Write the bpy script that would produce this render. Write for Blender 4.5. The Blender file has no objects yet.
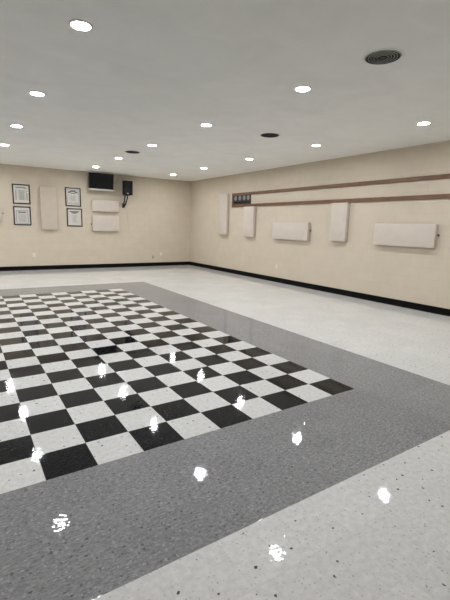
import bpy, bmesh, math
from mathutils import Vector, Matrix

F = 0.3048                      # the room is laid out in one-foot floor tiles
SC = bpy.context.scene
COL = SC.collection

# room: checker corner at (0,0); right wall, back wall, ceiling (feet)
XR, XL, YB, YF, ZC = 14.03, -28.0, 37.0, -15.0, 10.13

# ------------------------------------------------------------------ materials
def pmat(name, col, rough=0.6, metal=0.0, spec=0.5, coat=0.0):
    m = bpy.data.materials.new(name); m.use_nodes = True
    b = m.node_tree.nodes['Principled BSDF']
    b.inputs['Base Color'].default_value = (*col, 1)
    b.inputs['Roughness'].default_value = rough
    b.inputs['Metallic'].default_value = metal
    b.inputs['Specular IOR Level'].default_value = spec
    b.inputs['Coat Weight'].default_value = coat
    return m

class NT:
    """small helper around a node tree"""
    def __init__(s, m):
        s.t = m.node_tree; s.n = s.t.nodes; s.b = s.n['Principled BSDF']
    def new(s, kind, **kw):
        n = s.n.new(kind)
        for k, v in kw.items(): setattr(n, k, v)
        return n
    def link(s, a, b): s.t.links.new(a, b)
    def put(s, sock, v):
        if isinstance(v, bpy.types.NodeSocket): s.link(v, sock)
        elif v is not None: sock.default_value = v
    def math(s, op, a, b=None, c=None, clamp=False):
        n = s.new('ShaderNodeMath', operation=op, use_clamp=clamp)
        s.put(n.inputs[0], a); s.put(n.inputs[1], b); s.put(n.inputs[2], c)
        return n.outputs[0]
    def vmath(s, op, a, b=None, scale=None):
        n = s.new('ShaderNodeVectorMath', operation=op)
        s.put(n.inputs[0], a); s.put(n.inputs[1], b)
        if scale is not None: s.put(n.inputs['Scale'], scale)
        return n.outputs[0]
    def mix(s, f, a, b, blend='MIX'):
        n = s.new('ShaderNodeMix', data_type='RGBA', blend_type=blend)
        s.put(n.inputs[0], f); s.put(n.inputs[6], a); s.put(n.inputs[7], b)
        return n.outputs[2]
    def ramp(s, v, lo, hi, a=0.0, b=1.0):
        n = s.new('ShaderNodeMapRange', clamp=True)
        s.put(n.inputs[0], v); n.inputs[1].default_value = lo; n.inputs[2].default_value = hi
        n.inputs[3].default_value = a; n.inputs[4].default_value = b
        return n.outputs[0]
    def noise(s, vec, scale, detail=2.0, rough=0.5, dist=0.0, out=0):
        n = s.new('ShaderNodeTexNoise')
        s.put(n.inputs['Vector'], vec); n.inputs['Scale'].default_value = scale
        n.inputs['Detail'].default_value = detail; n.inputs['Roughness'].default_value = rough
        n.inputs['Distortion'].default_value = dist
        return n.outputs[out]
    def feet(s):
        tc = s.new('ShaderNodeTexCoord')
        return s.vmath('SCALE', tc.outputs['Object'], scale=1 / F)
    def bump(s, h, strength, dist, normal=None):
        n = s.new('ShaderNodeBump')
        s.put(n.inputs['Height'], h); n.inputs['Strength'].default_value = strength
        n.inputs['Distance'].default_value = dist
        if normal is not None: s.link(normal, n.inputs['Normal'])
        return n.outputs[0]

def floor_material():
    m = pmat('polished_vinyl_tile', (.6, .6, .58), 0.07)
    t = NT(m)
    P = t.feet()
    sx = t.new('ShaderNodeSeparateXYZ'); t.link(P, sx.inputs[0])
    x, y = sx.outputs[0], sx.outputs[1]
    fx, fy = t.math('FLOOR', x), t.math('FLOOR', y)
    par = t.math('FLOORED_MODULO', t.math('ADD', fx, fy), 2.0)
    def rect(x0, x1, y0, y1):
        a = t.math('MULTIPLY', t.math('GREATER_THAN', x, x0), t.math('LESS_THAN', x, x1))
        b = t.math('MULTIPLY', t.math('GREATER_THAN', y, y0), t.math('LESS_THAN', y, y1))
        return t.math('MULTIPLY', a, b)
    dance = rect(-14, 0, 0, 22)
    border = rect(-17, 3, -3, 25)
    # one random value per tile
    cell = t.new('ShaderNodeCombineXYZ'); t.link(fx, cell.inputs[0]); t.link(fy, cell.inputs[1])
    wn = t.new('ShaderNodeTexWhiteNoise', noise_dimensions='3D'); t.link(cell.outputs[0], wn.inputs[0])
    rnd = wn.outputs[0]
    # warped coordinates, so that chips are not round
    wob = t.vmath('SCALE', t.vmath('SUBTRACT', t.noise(P, 30, 1, out=1), (.5, .5, .5)), scale=0.05)
    W = t.vmath('ADD', P, wob)
    def chips(scale, radius, keep):
        v = t.new('ShaderNodeTexVoronoi', feature='F1', voronoi_dimensions='2D')
        t.link(W, v.inputs['Vector']); v.inputs['Scale'].default_value = scale
        s = t.new('ShaderNodeSeparateColor'); t.link(v.outputs['Color'], s.inputs[0])
        small = t.math('MULTIPLY', s.outputs[1], radius)
        return t.math('MULTIPLY', t.math('LESS_THAN', v.outputs['Distance'], small), t.math('GREATER_THAN', s.outputs[0], 1 - keep))
    # white tile: cool off-white, faint clouding, sparse black chips
    cloud = t.noise(W, 9, 3, .6)
    white = t.mix(t.ramp(cloud, .35, .7), (.545, .545, .515, 1), (.640, .640, .610, 1))
    white = t.mix(t.math('MULTIPLY', chips(14, .20, .5), .40), white, (.13, .13, .125, 1))
    white = t.mix(t.math('MULTIPLY', chips(4.3, .115, .36), .9), white, (.03, .03, .03, 1))
    # grey tile: streaky light and dark fleck
    st = t.new('ShaderNodeVectorMath', operation='MULTIPLY'); t.link(W, st.inputs[0]); st.inputs[1].default_value = (.8, 2.3, 1)
    g1 = t.noise(st.outputs[0], 13, 3, .65, .6)
    grey = t.mix(t.ramp(g1, .33, .68), (.150, .150, .150, 1), (.292, .292, .289, 1))
    grey = t.mix(t.math('MULTIPLY', chips(11, .26, .5), .4), grey, (.43, .43, .43, 1))
    grey = t.mix(t.math('MULTIPLY', chips(9, .22, .5), .6), grey, (.06, .06, .06, 1))
    # black tile: pale fleck
    black = t.mix(t.ramp(t.noise(st.outputs[0], 17, 3, .7, .4), .52, .80), (.0035, .004, .005, 1), (.062, .064, .070, 1))
    col = t.mix(border, white, grey)
    chk = t.mix(par, white, black)
    col = t.mix(dance, col, chk)
    # tile to tile shade differences
    col = t.mix(1.0, col, t.ramp(rnd, 0, 1, .95, 1.03), 'MULTIPLY')
    # joints
    ex = t.math('ABSOLUTE', t.math('SUBTRACT', t.math('FRACT', x), .5))
    ey = t.math('ABSOLUTE', t.math('SUBTRACT', t.math('FRACT', y), .5))
    edge = t.math('MAXIMUM', ex, ey)
    joint = t.ramp(edge, .4925, .498)
    col = t.mix(t.math('MULTIPLY', joint, .13), col, (.12, .12, .11, 1))
    t.link(col, t.b.inputs['Base Color'])
    # waxed surface: soft orange peel, slight lipping at the joints, cloudy wear
    t.link(t.ramp(t.noise(P, 1.3, 4, .6), .3, .75, .02, .045), t.b.inputs['Roughness'])
    h1 = t.noise(P, 13, .6, .5)
    b1 = t.bump(h1, .16, .0022)
    tilt = t.math('MULTIPLY', t.math('SUBTRACT', rnd, .5), t.math('FRACT', x))
    b2 = t.bump(t.math('SUBTRACT', t.math('MULTIPLY', tilt, .25), joint), .10, .0010, b1)
    t.link(b2, t.b.inputs['Normal'])
    t.b.inputs['IOR'].default_value = 1.25
    return m

def block_material(name, along):
    """painted concrete block, coursed in local feet; along = 0 (x) or 1 (y)"""
    m = pmat(name, (.60, .52, .405), 0.62, spec=.3)
    t = NT(m); P = t.feet()
    s = t.new('ShaderNodeSeparateXYZ'); t.link(P, s.inputs[0])
    c = t.new('ShaderNodeCombineXYZ'); t.link(s.outputs[along], c.inputs[0]); t.link(s.outputs[2], c.inputs[1])
    br = t.new('ShaderNodeTexBrick'); t.link(c.outputs[0], br.inputs['Vector'])
    br.offset = .5
    br.inputs['Scale'].default_value = 1; br.inputs['Brick Width'].default_value = 16 / 12
    br.inputs['Row Height'].default_value = 8 / 12; br.inputs['Mortar Size'].default_value = .022
    br.inputs['Mortar Smooth'].default_value = .6
    br.inputs['Color1'].default_value = (.603, .530, .420, 1); br.inputs['Color2'].default_value = (.587, .514, .406, 1)
    br.inputs['Mortar'].default_value = (.565, .495, .39, 1); br.inputs['Bias'].default_value = 0
    mott = t.ramp(t.noise(P, 1.1, 3, .6), .3, .7, .97, 1.03)
    t.link(t.mix(1.0, br.outputs['Color'], mott, 'MULTIPLY'), t.b.inputs['Base Color'])
    b1 = t.bump(t.math('SUBTRACT', 1.0, br.outputs['Fac']), .25, .004)
    t.link(t.bump(t.noise(P, 30, 3), .12, .002, b1), t.b.inputs['Normal'])
    return m

def ceiling_material():
    m = pmat('painted_drywall', (.66, .655, .62), .8, spec=.2)
    t = NT(m); P = t.feet()
    k = t.ramp(t.noise(P, .55, 4, .6, .8), .3, .72, .955, 1.03)
    t.link(t.mix(1.0, (.87, .865, .835, 1), k, 'MULTIPLY'), t.b.inputs['Base Color'])
    b = t.bump(t.noise(P, .8, 3), .25, .01)
    t.link(t.bump(t.noise(P, 45, 2), .08, .002, b), t.b.inputs['Normal'])
    return m

def wood_material():
    m = pmat('stained_wood', (.13, .065, .036), .45)
    t = NT(m); P = t.feet()
    v = t.new('ShaderNodeVectorMath', operation='MULTIPLY'); t.link(P, v.inputs[0]); v.inputs[1].default_value = (6, .55, 9)
    n = t.noise(v.outputs[0], 2.2, 4, .65, 1.2)
    t.link(t.mix(t.ramp(n, .3, .7), (.088, .042, .018, 1), (.225, .112, .053, 1)), t.b.inputs['Base Color'])
    return m

def fabric_material(name, c):
    m = pmat(name, c, .9, spec=.15)
    t = NT(m); P = t.feet()
    k = t.ramp(t.noise(P, 2.0, 3), .3, .7, .97, 1.03)
    t.link(t.mix(1.0, (*c, 1), k, 'MULTIPLY'), t.b.inputs['Base Color'])
    t.link(t.bump(t.noise(P, 130, 1), .15, .001), t.b.inputs['Normal'])
    return m

def emit_material(name, col, strength):
    m = pmat(name, (.9, .9, .9), .4)
    b = m.node_tree.nodes['Principled BSDF']
    b.inputs['Emission Color'].default_value = (*col, 1); b.inputs['Emission Strength'].default_value = strength
    return m

def glass_material():
    m = bpy.data.materials.new('picture_glass'); m.use_nodes = True
    n = m.node_tree.nodes; n.clear(); L = m.node_tree.links
    o = n.new('ShaderNodeOutputMaterial'); mx = n.new('ShaderNodeMixShader')
    mx.inputs[0].default_value = .05
    tr = n.new('ShaderNodeBsdfTransparent'); gl = n.new('ShaderNodeBsdfGlossy'); gl.inputs['Roughness'].default_value = .03
    L.new(tr.outputs[0], mx.inputs[1]); L.new(gl.outputs[0], mx.inputs[2]); L.new(mx.outputs[0], o.inputs[0])
    return m

LAMP = 365.0
M = dict(
    floor=floor_material(), wall_x=block_material('painted_block_across', 0), wall_y=block_material('painted_block_along', 1),
    ceiling=ceiling_material(), wood=wood_material(),
    panel=fabric_material('cream_panel_fabric', (.600, .536, .465)), tan_panel=fabric_material('tan_panel_fabric', (.555, .487, .402)),
    backing=pmat('panel_backing', (.42, .37, .30), .8), hook=pmat('dark_hook_metal', (.09, .085, .08), .4, .6),
    base=pmat('black_rubber_base', (.004, .004, .004), .8, spec=.12),
    black=pmat('black_plastic', (.006, .006, .0065), .45, spec=.3), frame=pmat('black_picture_frame', (.022, .019, .016), .4),
    screen=pmat('dark_screen_glass', (.005, .006, .007), .2, spec=.25), silver=pmat('silver_plastic', (.62, .60, .56), .35, .2),
    grille=pmat('black_speaker_grille', (.005, .0055, .006), .7, spec=.25), cone=pmat('speaker_cone', (.007, .0075, .008), .5, spec=.3),
    badge=pmat('pale_badge', (.6, .6, .6), .35, .3), metal=pmat('black_steel', (.012, .012, .012), .4, .3),
    paper=pmat('certificate_paper', (.69, .665, .61), .8, spec=.2), ink=pmat('grey_print', (.26, .25, .235), .8),
    faint=pmat('faint_print', (.47, .45, .42), .8), dark_ink=pmat('dark_print', (.12, .115, .11), .8), glass=glass_material(),
    trim=pmat('white_trim', (.74, .74, .71), .45), lens_off=pmat('unlit_lens', (.78, .78, .76), .4), lens=emit_material('lit_lens', (.97, .985, 1.05), LAMP),
    vent=pmat('grey_vent_metal', (.035, .033, .03), .5, .2), vent_dark=pmat('vent_throat', (.015, .015, .015), .8),
    plate=pmat('ivory_plate', (.72, .67, .58), .4), tan_plate=pmat('tan_plate', (.38, .31, .26), .5), slot=pmat('outlet_slot', (.05, .045, .04), .5),
    board=pmat('dark_score_panel', (.016, .012, .0125), .4), dial=pmat('pale_dial', (.22, .205, .205), .4),
    cable=pmat('grey_cable', (.30, .28, .26), .6), wire=pmat('thin_tan_cable', (.42, .37, .31), .6),
)

# ------------------------------------------------------------------ builders
def tag(o, label=None, cat=None, group=None, kind=None):
    for k, v in (('label', label), ('category', cat), ('group', group), ('kind', kind)):
        if v: o[k] = v
    return o

def obj(name, bm, mat, parent=None, loc=(0, 0, 0), smooth=False):
    """bm is in feet; loc is the thing's base (feet), taken off the vertices"""
    l = Vector(loc)
    for v in bm.verts: v.co = (v.co - l) * F
    bmesh.ops.recalc_face_normals(bm, faces=bm.faces)
    me = bpy.data.meshes.new(name); bm.to_mesh(me); bm.free()
    me.materials.append(mat)
    if smooth:
        for p in me.polygons: p.use_smooth = True
        me.set_sharp_from_angle(angle=math.radians(35))
    o = bpy.data.objects.new(name, me); COL.objects.link(o)
    if parent: o.parent = parent
    else: o.location = l * F
    return o

def empty(name, loc, label, cat, group=None, rot=(0, 0, 0)):
    o = bpy.data.objects.new(name, None); COL.objects.link(o)
    o.location = Vector(loc) * F; o.rotation_euler = rot; o.empty_display_size = .1
    return tag(o, label, cat, group)

def copy_tree(o, parent=None):
    c = o.copy(); COL.objects.link(c)
    if parent: c.parent = parent
    for ch in list(o.children): copy_tree(ch, c)
    return c

def box(bm, a, b, bevel=0.0, seg=2):
    lo = [min(a[i], b[i]) for i in range(3)]; hi = [max(a[i], b[i]) for i in range(3)]
    r = bmesh.ops.create_cube(bm, size=1)
    for v in r['verts']:
        v.co = Vector([lo[i] + (v.co[i] + .5) * (hi[i] - lo[i]) for i in range(3)])
    if bevel:
        es = list({e for v in r['verts'] for e in v.link_edges})
        bmesh.ops.bevel(bm, geom=es, offset=bevel, segments=seg, profile=.5, affect='EDGES')
    return bm

def lathe(bm, prof, center, axis='Z', n=48, closed=False):
    rings = []
    c = Vector(center)
    for r, h in prof:
        ring = []
        for k in range(n):
            a = 2 * math.pi * k / n
            u, w = r * math.cos(a), r * math.sin(a)
            p = {'Z': (u, w, h), 'Y': (u, h, w), 'X': (h, u, w)}[axis]
            ring.append(bm.verts.new(c + Vector(p)))
        rings.append(ring)
    m = len(rings)
    for i in range(m if closed else m - 1):
        A, B = rings[i], rings[(i + 1) % m]
        for k in range(n):
            bm.faces.new((A[k], A[(k + 1) % n], B[(k + 1) % n], B[k]))
    if not closed:
        for R in (rings[0], rings[-1]):
            bm.faces.new(R)
    return bm

def tube(bm, pts, r, n=8):
    pts = [Vector(p) for p in pts]; rings = []
    for i, p in enumerate(pts):
        d = (pts[min(i + 1, len(pts) - 1)] - pts[max(i - 1, 0)]).normalized()
        a = d.cross(Vector((.31, .77, .55))).normalized(); b = d.cross(a)
        rings.append([bm.verts.new(p + a * r * math.cos(2 * math.pi * k / n) + b * r * math.sin(2 * math.pi * k / n)) for k in range(n)])
    for A, B in zip(rings, rings[1:]):
        for k in range(n): bm.faces.new((A[k], A[(k + 1) % n], B[(k + 1) % n], B[k]))
    bm.faces.new(rings[0]); bm.faces.new(rings[-1])
    return bm

def bez(p0, p1, p2, p3, n=14):
    P = [Vector(p) for p in (p0, p1, p2, p3)]
    return [P[0] * (1 - t) ** 3 + P[1] * 3 * t * (1 - t) ** 2 + P[2] * 3 * t * t * (1 - t) + P[3] * t ** 3 for t in (i / n for i in range(n + 1))]

B = bmesh.new
def right(u, n, z): return (XR - n, u, z)      # on the right wall: u runs away from the camera, n out of the wall
def back(u, n, z): return (u, YB - n, z)       # on the back wall

# ------------------------------------------------------------------ the room
T = .5
def struct(name, a, b, mat, label, cat, bevel=0):
    o = obj(name, box(B(), a, b, bevel), mat); return tag(o, label, cat, kind='structure')
struct('floor', (XL, YF, -.4), (XR, YB, 0), M['floor'], 'polished tile floor with black and white checkerboard in a grey border', 'floor')
struct('ceiling', (XL, YF, ZC), (XR, YB, ZC + .4), M['ceiling'], 'flat pale grey painted ceiling', 'ceiling')
struct('wall_back', (XL, YB, 0), (XR, YB + T, ZC), M['wall_x'], 'beige painted block wall at the far end', 'wall')
struct('wall_right', (XR, YF, 0), (XR + T, YB, ZC), M['wall_y'], 'beige painted block wall along the right side', 'wall')
struct('wall_left', (XL - T, YF, 0), (XL, YB, ZC), M['wall_y'], 'beige painted block wall on the left side', 'wall')
struct('wall_front', (XL, YF - T, 0), (XR, YF, ZC), M['wall_x'], 'beige painted block wall behind the camera', 'wall')

def baseboard(name, p, q, inward, label):
    """black cove base: vertical sheet with a rounded top and a toe, swept from p to q"""
    p, q, w = Vector(p), Vector(q), Vector(inward)
    prof = [(0, 0), (.085, 0), (.075, .012), (.045, .03), (.028, .06), (.022, .12), (.022, .405), (.016, .42), (0, .425)]
    bm = B()
    A = [bm.verts.new(p + w * n + Vector((0, 0, z))) for n, z in prof]
    C = [bm.verts.new(q + w * n + Vector((0, 0, z))) for n, z in prof]
    k = len(prof)
    for i in range(k): bm.faces.new((A[i], A[(i + 1) % k], C[(i + 1) % k], C[i]))
    bm.faces.new(A); bm.faces.new(C)
    tag(obj(name, bm, M['base']), label, 'baseboard', kind='structure')
baseboard('baseboard_back', (XL, YB, 0), (XR - .02, YB, 0), (0, -1, 0), 'black rubber base along the far wall')
baseboard('baseboard_right', (XR, YF, 0), (XR, YB, 0), (-1, 0, 0), 'black rubber base along the right wall')
baseboard('baseboard_left', (XL, YF, 0), (XL, YB - .09, 0), (1, 0, 0), 'black rubber base along the left wall')
baseboard('baseboard_front', (XL + .09, YF, 0), (XR - .09, YF, 0), (0, 1, 0), 'black rubber base along the wall behind the camera')

# ------------------------------------------------------------------ ceiling lights
def make_light():
    root = empty('ceiling_light', (0, 0, 0), 'x', 'ceiling light', 'round flush ceiling lights')
    obj('trim_ring', lathe(B(), [(.245, 0), (.315, 0), (.315, -.012), (.300, -.026), (.262, -.034), (.245, -.030)], (0, 0, 0), n=40, closed=True), M['trim'], root, smooth=True)
    o = obj('lens', lathe(B(), [(.2445, -.006), (.2445, -.024), (.16, -.028), (.08, -.030), (.02, -.0305)], (0, 0, 0), n=40), M['lens'], root, smooth=True)
    o['label'] = 'glowing white lens'
    return root
LX = [-22.97, -14.92, -6.87, 1.28, 9.36]
LY = [-9.7, -2.6, 4.52, 11.68, 18.78, 25.75, 32.25]
pos = {2: 'nearest', 3: 'second nearest', 4: 'third nearest', 5: 'fourth nearest', 6: 'farthest'}
where = {2: 'left-hand', 3: 'middle', 4: 'right-hand'}
extra = {(2, 2): ', big one at the upper left', (4, 2): ', by the right edge of the photo', (3, 6): ', just above the television'}
proto = make_light()
unlit = next(c for c in proto.children if c.name.startswith('lens')).data.copy()
unlit.materials[0] = M['lens_off']
for i, x in enumerate(LX):
    for j, y in enumerate(LY):
        o = proto if (i, j) == (2, 2) else copy_tree(proto)
        o.location = Vector((x, y, ZC)) * F
        if (i, j) == (2, 6): o.location.x -= .25 * F
        off = j < 1 or (j < 2 and i < 2)
        if off:                                   # the bank behind the camera is switched off
            for ch in o.children:
                if ch.name.startswith('lens'): ch.data = unlit; ch['label'] = 'unlit white lens'
        if i >= 2 and j >= 2 and (i, j) != (2, 6):
            o['label'] = 'round lit ceiling light, %s in the %s row%s' % (pos[j], where[i], extra.get((i, j), ''))
        elif (i, j) == (2, 6):
            o['label'] = 'round lit ceiling light farthest in the left-hand row, just past the left edge'
        else:
            o['label'] = 'round unlit ceiling light behind the camera' if off else 'round lit ceiling light outside the photo, to the left or above the camera'
            o['group'] = 'unlit ceiling lights behind the camera' if off else 'lit ceiling lights outside the photo'

# ------------------------------------------------------------------ ceiling vents
def make_vent(pale):
    root = empty('ceiling_vent', (0, 0, 0), 'x', 'vent', 'round ceiling vents')
    obj('throat', lathe(B(), [(.55, -.001), (.55, -.008)], (0, 0, 0), n=48), M['vent_dark'], root)
    obj('outer_flange', lathe(B(), [(.53, -.0), (.62, -.0), (.62, -.006), (.59, -.016), (.53, -.020)], (0, 0, 0), n=56, closed=True), M['trim'], root, smooth=True)
    for k in range(6):
        r = .505 - k * .085
        if k < 5:
            lr = obj('louvre_ring', lathe(B(), [(r, -.038), (r - .012, -.038), (r - .012, -.0085), (r, -.0085)], (0, 0, 0), n=56, closed=True), M['vent'], root, smooth=True)
            if pale:  # pale skin on the outer face paints in light catching the ring edges
                lp = obj('lit_edge', lathe(B(), [(r + .001, -.020), (r + .007, -.020), (r + .007, -.041), (r + .001, -.039)], (0, 0, 0), n=56, closed=True), M['trim'], lr, smooth=True)
                lp['label'] = 'pale skin coloured as the lit ring edge'
        else:
            obj('centre_cone', lathe(B(), [(r, -.03), (.004, -.045), (.004, -.008), (r - .03, -.008)], (0, 0, 0), n=56, closed=True), M['vent'], root, smooth=True)
    return root
vents = [make_vent(True), make_vent(False)]
for k, (x, y, lab) in enumerate(((1.18, .96, 'round louvred ceiling vent nearest the camera, at the upper right'),
                                 (5.32, 11.37, 'round dark ceiling vent between middle and right-hand light rows'),
                                 (1.16, 22.2, 'round dark ceiling vent farthest away, in front of the television'))):
    o = vents[k] if k < 2 else copy_tree(vents[1])
    o.location = Vector((x, y, ZC)) * F; o['label'] = lab

# ------------------------------------------------------------------ acoustic wall panels
def panel(wall, u0, u1, z0, z1, mat, label, group, hook=None, depth=.32):
    um = (u0 + u1) / 2; loc = wall(um, 0, z0)
    root = empty('acoustic_panel', loc, label, 'wall panel', group)
    obj('fabric_cover', box(B(), wall(u0, .045, z0), wall(u1, depth, z1), .014, 2), mat, root, loc, smooth=True)
    obj('backing_frame', box(B(), wall(u0 + .05, 0, z0 + .05), wall(u1 - .05, .046, z1 - .05), .006, 1), M['backing'], root, loc)
    if hook:
        s, zc = hook
        e = u0 if s < 0 else u1
        bm = box(B(), wall(e - s * .06, .02, zc - .035), wall(e + s * .10, .05, zc + .035), .006, 1)
        box(bm, wall(e + s * .05, .045, zc - .07), wall(e + s * .13, .10, zc + .07), .01, 1)
        obj('side_hook', bm, M['hook'], root, loc)['label'] = 'small dark metal hook'
    return root
GR, GB = 'cream wall panels on the right wall', 'wall panels on the back wall'
panel(right, 28.42, 29.92, 4.03, 8.25, M['panel'], 'tall narrow cream wall panel nearest the far corner, left of the wood rails', GR)
panel(right, 23.72, 25.30, 3.95, 6.85, M['panel'], 'tall cream wall panel hanging below the dark dial board end of the rails', GR)
panel(right, 16.38, 20.80, 3.92, 5.39, M['panel'], 'wide cream wall panel hung sideways between the two short tall panels', GR, (-1, 4.75))
panel(right, 12.50, 14.03, 4.03, 6.85, M['panel'], 'tall cream wall panel under the lower wood rail, second from right', GR)
panel(right, 5.76, 10.04, 3.95, 5.37, M['panel'], 'wide cream wall panel hung sideways nearest the right edge', GR, (-1, 4.72))
panel(back, -3.01, -1.50, 4.09, 8.26, M['tan_panel'], 'tall tan wall panel between the two pairs of framed certificates', GB)
panel(back, 2.05, 4.96, 6.12, 7.28, M['panel'], 'wide wall panel directly under the television, upper of the two', GB)
panel(back, 2.04, 4.95, 4.03, 5.66, M['panel'], 'wide wall panel under the television, lower and taller of the two', GB, (-1, 4.75))
panel(back, -10.8, -6.44, 4.82, 6.27, M['tan_panel'], 'wide tan wall panel cut off by the left edge of the photo', GB, (1, 5.55))

# ------------------------------------------------------------------ wood rails with dial board
loc = right(14, 0, 6.86)
rail = empty('wall_rail', loc, 'long pair of dark wood rails with a dark dial board, on the right wall', 'wall rail')
U0, U1 = -1.5, 27.80
obj('top_rail', box(B(), right(U0, 0, 8.00), right(U1, .115, 8.25), .012, 2), M['wood'], rail, loc)
obj('bottom_rail', box(B(), right(U0, 0, 6.865), right(U1, .115, 7.12), .012, 2), M['wood'], rail, loc)
obj('end_post', box(B(), right(27.56, 0, 7.122), right(U1 - .002, .11, 7.998), .008, 1), M['wood'], rail, loc)
bd = obj('dial_board', box(B(), right(24.62, 0, 7.125), right(27.555, .075, 7.995), .01, 1), M['board'], rail, loc)
bd['label'] = 'dark board with four pale round dials in a row'
for u in (27.15, 26.40, 25.66, 24.98):
    dl = obj('dial', lathe(B(), [(.235, .07), (.235, .092), (.21, .105), (.165, .105), (.15, .090)], (0, 0, 0), 'X', 28), M['dial'], bd, (0, 0, 0), smooth=True)
    for vv in dl.data.vertices: vv.co = Vector((-vv.co.x, vv.co.y, vv.co.z))
    dl.data.flip_normals()
    dl.location = (Vector(right(u, 0, 7.73)) - Vector(loc)) * F
obj('lower_strip', box(B(), right(24.75, .07, 7.24), right(27.42, .092, 7.40), .008, 1), M['cone'], bd, loc)

# ------------------------------------------------------------------ framed certificates
def certificate(u0, u1, z0, z1, style, label):
    um = (u0 + u1) / 2; loc = back(um, 0, z0); fw = .105
    root = empty('framed_certificate', loc, label, 'picture frame', 'framed certificates on the back wall')
    bm = B()
    for a, b in (((u0, z0), (u1, z0 + fw)), ((u0, z1 - fw), (u1, z1)), ((u0, z0 + fw), (u0 + fw, z1 - fw)), ((u1 - fw, z0 + fw), (u1, z1 - fw))):
        box(bm, back(a[0], 0, a[1]), back(b[0], .075, b[1]), .010, 1)
    obj('frame', bm, M['frame'], root, loc)
    pp = obj('paper', box(B(), back(u0 + fw - .01, .0, z0 + fw - .01), back(u1 - fw + .01, .028, z1 - fw + .01)), M['paper'], root, loc)
    obj('glass_pane', box(B(), back(u0 + fw - .004, .045, z0 + fw - .004), back(u1 - fw + .004, .052, z1 - fw + .004)), M['glass'], root, loc)
    W, H = u1 - u0 - 2 * fw, z1 - z0 - 2 * fw
    def rects(name, rs, mat):
        bm = B()
        for x0, y0, x1, y1 in rs:
            box(bm, back(u0 + fw + x0 * W, .027, z1 - fw - y0 * H), back(u0 + fw + x1 * W, .031, z1 - fw - y1 * H))
        obj(name, bm, mat, pp, loc)
    def lines(x0, x1, y0, y1, n, ragged=.06):
        return [(x0 + ragged * ((k * 37 % 10) / 10), y0 + (y1 - y0) * k / n, x1 - ragged * ((k * 53 % 10) / 10), y0 + (y1 - y0) * (k + .45) / n) for k in range(n)]
    def border(m, t): return [(m, m, 1 - m, m + t), (m, 1 - m - t, 1 - m, 1 - m), (m, m + t, m + t, 1 - m - t), (1 - m - t, m + t, 1 - m, 1 - m - t)]
    if style == 0:
        rects('heading', [(.12, .13, .30, .17), (.22, .09, .78, .15), (.70, .13, .88, .17)], M['ink'])
        rects('text', lines(.30, .74, .30, .84, 9), M['ink'])
        rects('side_text', [(.10, .28, .20, .84)], M['faint']); rects('side_text', [(.81, .28, .91, .84)], M['faint'])
    elif style == 1:
        rects('border_print', [(.10, .18, .90, .21), (.10, .21, .13, .93), (.87, .21, .90, .93), (.10, .93, .90, .96)], M['ink'])
        rects('heading', [(.24, .25, .76, .34)], M['ink'])
        rects('text', lines(.18, .82, .42, .88, 8, .1) + [(x, .40, x + .02, .9) for x in (.3, .45, .6, .74)], M['faint'])
    elif style == 2:
        rects('border_print', border(.07, .025), M['ink'])
        rects('heading', [(.14, .17, .36, .25), (.30, .11, .70, .19), (.64, .17, .86, .25), (.36, .26, .64, .31)], M['dark_ink'])
        rects('text', lines(.22, .78, .42, .74, 6, .14), M['faint'])
        rects('signature_line', [(.16, .84, .44, .86), (.56, .84, .84, .86)], M['ink'])
    else:
        rects('heading', [(.14, .10, .86, .15), (.24, .17, .76, .22), (.36, .24, .64, .27)], M['dark_ink'])
        rects('text', lines(.30, .70, .38, .84, 8, .12), M['faint'])
    return root
certificate(-5.43, -3.88, 6.51, 8.38, 0, 'black framed certificate, upper left, above another at the left edge')
certificate(-5.45, -3.91, 4.47, 6.28, 1, 'black framed certificate with a boxed grey print, lower left')
certificate(-.59, .97, 6.51, 8.40, 2, 'black framed certificate with dark arched heading, upper one beside the television')
certificate(-.51, 1.04, 4.46, 6.31, 3, 'black framed certificate with short heading, lower one left of the panels')

# ------------------------------------------------------------------ television on a wall mount
tv = empty('television', (2.89, YB - .78, 8.27), 'black television with a silver bottom edge hung just below the ceiling', 'television', rot=(math.radians(9), 0, 0))
W, H, D = 2.56, 1.73, .22                    # local: x across, -y towards the room
obj('housing', box(B(), (-W / 2, -.10, .16), (W / 2, .10, H), .025, 2), M['black'], tv)
bm = box(B(), (-W / 2 + .5, .10, .35), (W / 2 - .5, .21, H - .3), .03, 2)
obj('rear_housing', bm, M['black'], tv)
bm = B()
for a, b in (((-W / 2, H - .09), (W / 2, H)), ((-W / 2, .16), (W / 2, .24)), ((-W / 2, .24), (-W / 2 + .09, H - .09)), ((W / 2 - .09, .24), (W / 2, H - .09))):
    box(bm, (a[0], -.135, a[1]), (b[0], -.099, b[1]), .008, 1)
obj('bezel', bm, M['black'], tv)
obj('screen', box(B(), (-W / 2 + .085, -.118, .235), (W / 2 - .085, -.10, H - .085)), M['screen'], tv)
bm = box(B(), (-W / 2, -.13, 0), (W / 2, .09, .158), .03, 3)
obj('bottom_strip', bm, M['silver'], tv)['label'] = 'silver bottom strip'
bm = box(B(), (-.30, .205, .55), (.30, .24, 1.25), .01, 1)
box(bm, (-.06, .23, .80), (.06, .58, .95), .01, 1)
obj('mount_arm', bm, M['metal'], tv)
loc = back(2.98, 0, 8.7)
wm = empty('television_mount', loc, 'black wall plate holding the television up', 'wall mount')
bm = box(B(), back(2.63, 0, 8.75), back(3.33, .05, 9.5), .01, 1)
obj('wall_plate', bm, M['metal'], wm, loc)
bm = box(B(), back(2.90, .045, 8.99), back(3.06, .30, 9.23), .01, 1)
obj('pivot_block', bm, M['metal'], wm, loc)

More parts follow.
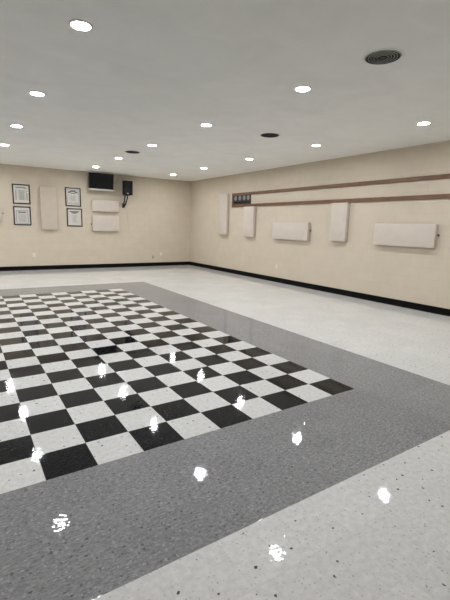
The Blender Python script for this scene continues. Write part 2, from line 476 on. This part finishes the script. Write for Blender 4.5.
# ------------------------------------------------------------------ loudspeaker and its bracket
sp = empty('loudspeaker', (5.72, YB - .64, 8.0), 'black loudspeaker on a wall bracket right of the television', 'loudspeaker', rot=(math.radians(5), 0, math.radians(-5)))
bm = B(); h = 1.5
front = [(-.555, -.48), (.555, -.48)]; rear = [(.36, .42), (-.36, .42)]
vb = [bm.verts.new((x, y, 0)) for x, y in front + rear]; vt = [bm.verts.new((x, y, h)) for x, y in front + rear]
bm.faces.new(vb); bm.faces.new(vt)
for k in range(4): bm.faces.new((vb[k], vb[(k + 1) % 4], vt[(k + 1) % 4], vt[k]))
bmesh.ops.bevel(bm, geom=list(bm.edges), offset=.03, segments=2, profile=.5, affect='EDGES')
obj('cabinet', bm, M['black'], sp, smooth=True)
gr = obj('front_grille', box(B(), (-.50, -.505, .06), (.50, -.475, 1.44), .012, 2), M['grille'], sp)
obj('woofer_ring', lathe(B(), [(.40, -.500), (.40, -.520), (.36, -.524), (.33, -.515), (.10, -.508), (.04, -.514)], (0, 0, .52), 'Y', 36), M['cone'], gr, smooth=True)
obj('horn', box(B(), (-.34, -.522, 1.00), (.34, -.500, 1.32), .01, 1), M['cone'], gr)
obj('badge', box(B(), (-.085, -.538, .13), (.085, -.522, .22), .006, 1), M['badge'], gr)['label'] = 'small pale badge'
loc = back(5.55, 0, 6.65)
bk = empty('speaker_bracket', loc, 'black steel bracket arm under the loudspeaker', 'wall bracket')
obj('wall_plate', box(B(), back(5.42, 0, 6.62), back(5.70, .05, 7.10), .01, 1), M['metal'], bk, loc)
bm = B(); tube(bm, [back(5.50, .04, 6.80), back(5.52, .30, 6.98), back(5.54, .50, 7.55), back(5.60, .56, 7.96)], .075)
tube(bm, [back(5.64, .04, 6.80), back(5.70, .30, 7.0), back(5.84, .50, 7.6), back(5.88, .56, 7.96)], .07)
obj('arm', bm, M['metal'], bk, loc, smooth=True)
obj('cradle', box(B(), back(5.40, .30, 7.925), back(6.05, .95, 7.965), .01, 1), M['metal'], bk, loc)

# ------------------------------------------------------------------ cables
def cable(name, pts, r, mat, label):
    o = obj(name, tube(B(), pts, r), mat, None, pts[0], smooth=True); return tag(o, label, 'cable', 'thin cables on the back wall')
cable('television_cable', bez(back(4.05, .34, 9.15), back(4.75, .20, 8.85), back(4.95, .10, 9.7), back(5.15, .05, ZC)), .022, M['cable'], 'grey cable looping from the television up to the ceiling')
cable('speaker_cable', bez(back(5.72, .008, 6.62), back(6.05, .008, 6.5), back(6.0, .008, 5.6), back(6.15, .008, 4.4)), .011, M['wire'], 'thin tan cable hanging down the wall below the speaker bracket')
cable('speaker_cable', bez(back(5.70, .20, 9.3), back(5.55, .06, 9.9), back(5.30, .05, 9.7), back(5.28, .05, ZC)), .018, M['cable'], 'grey cable from behind the loudspeaker up to the ceiling')

# ------------------------------------------------------------------ wall outlets
def outlet(wall, u, z, label, mat):
    loc = wall(u, 0, z - .19)
    root = empty('wall_outlet', loc, label, 'outlet', 'wall outlets')
    obj('cover_plate', box(B(), wall(u - .115, 0, z - .19), wall(u + .115, .022, z + .19), .008, 2), mat, root, loc)
    for dz in (-.085, .085):
        s = obj('socket', box(B(), wall(u - .055, .02, z + dz - .055), wall(u + .055, .029, z + dz + .055), .005, 1), mat, root, loc)
        bm = box(B(), wall(u - .03, .028, z + dz - .005), wall(u - .02, .031, z + dz + .03)); box(bm, wall(u + .02, .028, z + dz - .005), wall(u + .03, .031, z + dz + .03))
        obj('slots', bm, M['slot'], s, loc)
outlet(back, -3.83, 1.54, 'ivory outlet low on the far wall below the left certificates', M['plate'])
outlet(back, 10.1, 1.42, 'ivory outlet low on the far wall near the corner', M['plate'])
outlet(back, 9.07, 1.07, 'small tan outlet plate just left of the ivory one near the corner', M['tan_plate'])
outlet(right, 20.33, 1.41, 'ivory outlet low on the right wall', M['plate'])

# ------------------------------------------------------------------ camera, world, view
f, pitch, yaw, roll, cx, cy, cz = 401.0751, 0.1823, 0.5843, 0.0274, -10.0428, -7.6652, 4.9251
fw = Vector((math.sin(yaw) * math.cos(pitch), math.cos(yaw) * math.cos(pitch), -math.sin(pitch)))
rt = Vector((math.cos(yaw), -math.sin(yaw), 0)); up = rt.cross(fw)
c, s = math.cos(roll), math.sin(roll)
r2, u2 = c * rt + s * up, c * up - s * rt
cam = bpy.data.cameras.new('camera'); cam.sensor_fit = 'HORIZONTAL'; cam.sensor_width = 36; cam.lens = f / 450 * 36
cam.clip_start = .02
co = bpy.data.objects.new('camera', cam); COL.objects.link(co)
co.matrix_world = Matrix(((r2.x, u2.x, -fw.x, cx * F), (r2.y, u2.y, -fw.y, cy * F), (r2.z, u2.z, -fw.z, cz * F), (0, 0, 0, 1)))
SC.camera = co
w = bpy.data.worlds.new('world'); SC.world = w; w.use_nodes = True
w.node_tree.nodes['Background'].inputs[0].default_value = (0, 0, 0, 1)
SC.view_settings.view_transform = 'Standard'; SC.view_settings.look = 'None'
SC.view_settings.gamma = 1; SC.view_settings.use_curve_mapping = False
SC.view_settings.exposure = 0.0
SC.cycles.use_denoising = True
SC.cycles.max_bounces = 10; SC.cycles.diffuse_bounces = 6; SC.cycles.use_light_tree = True
SC.cycles.caustics_reflective = False
SC.cycles.sample_clamp_indirect = 6
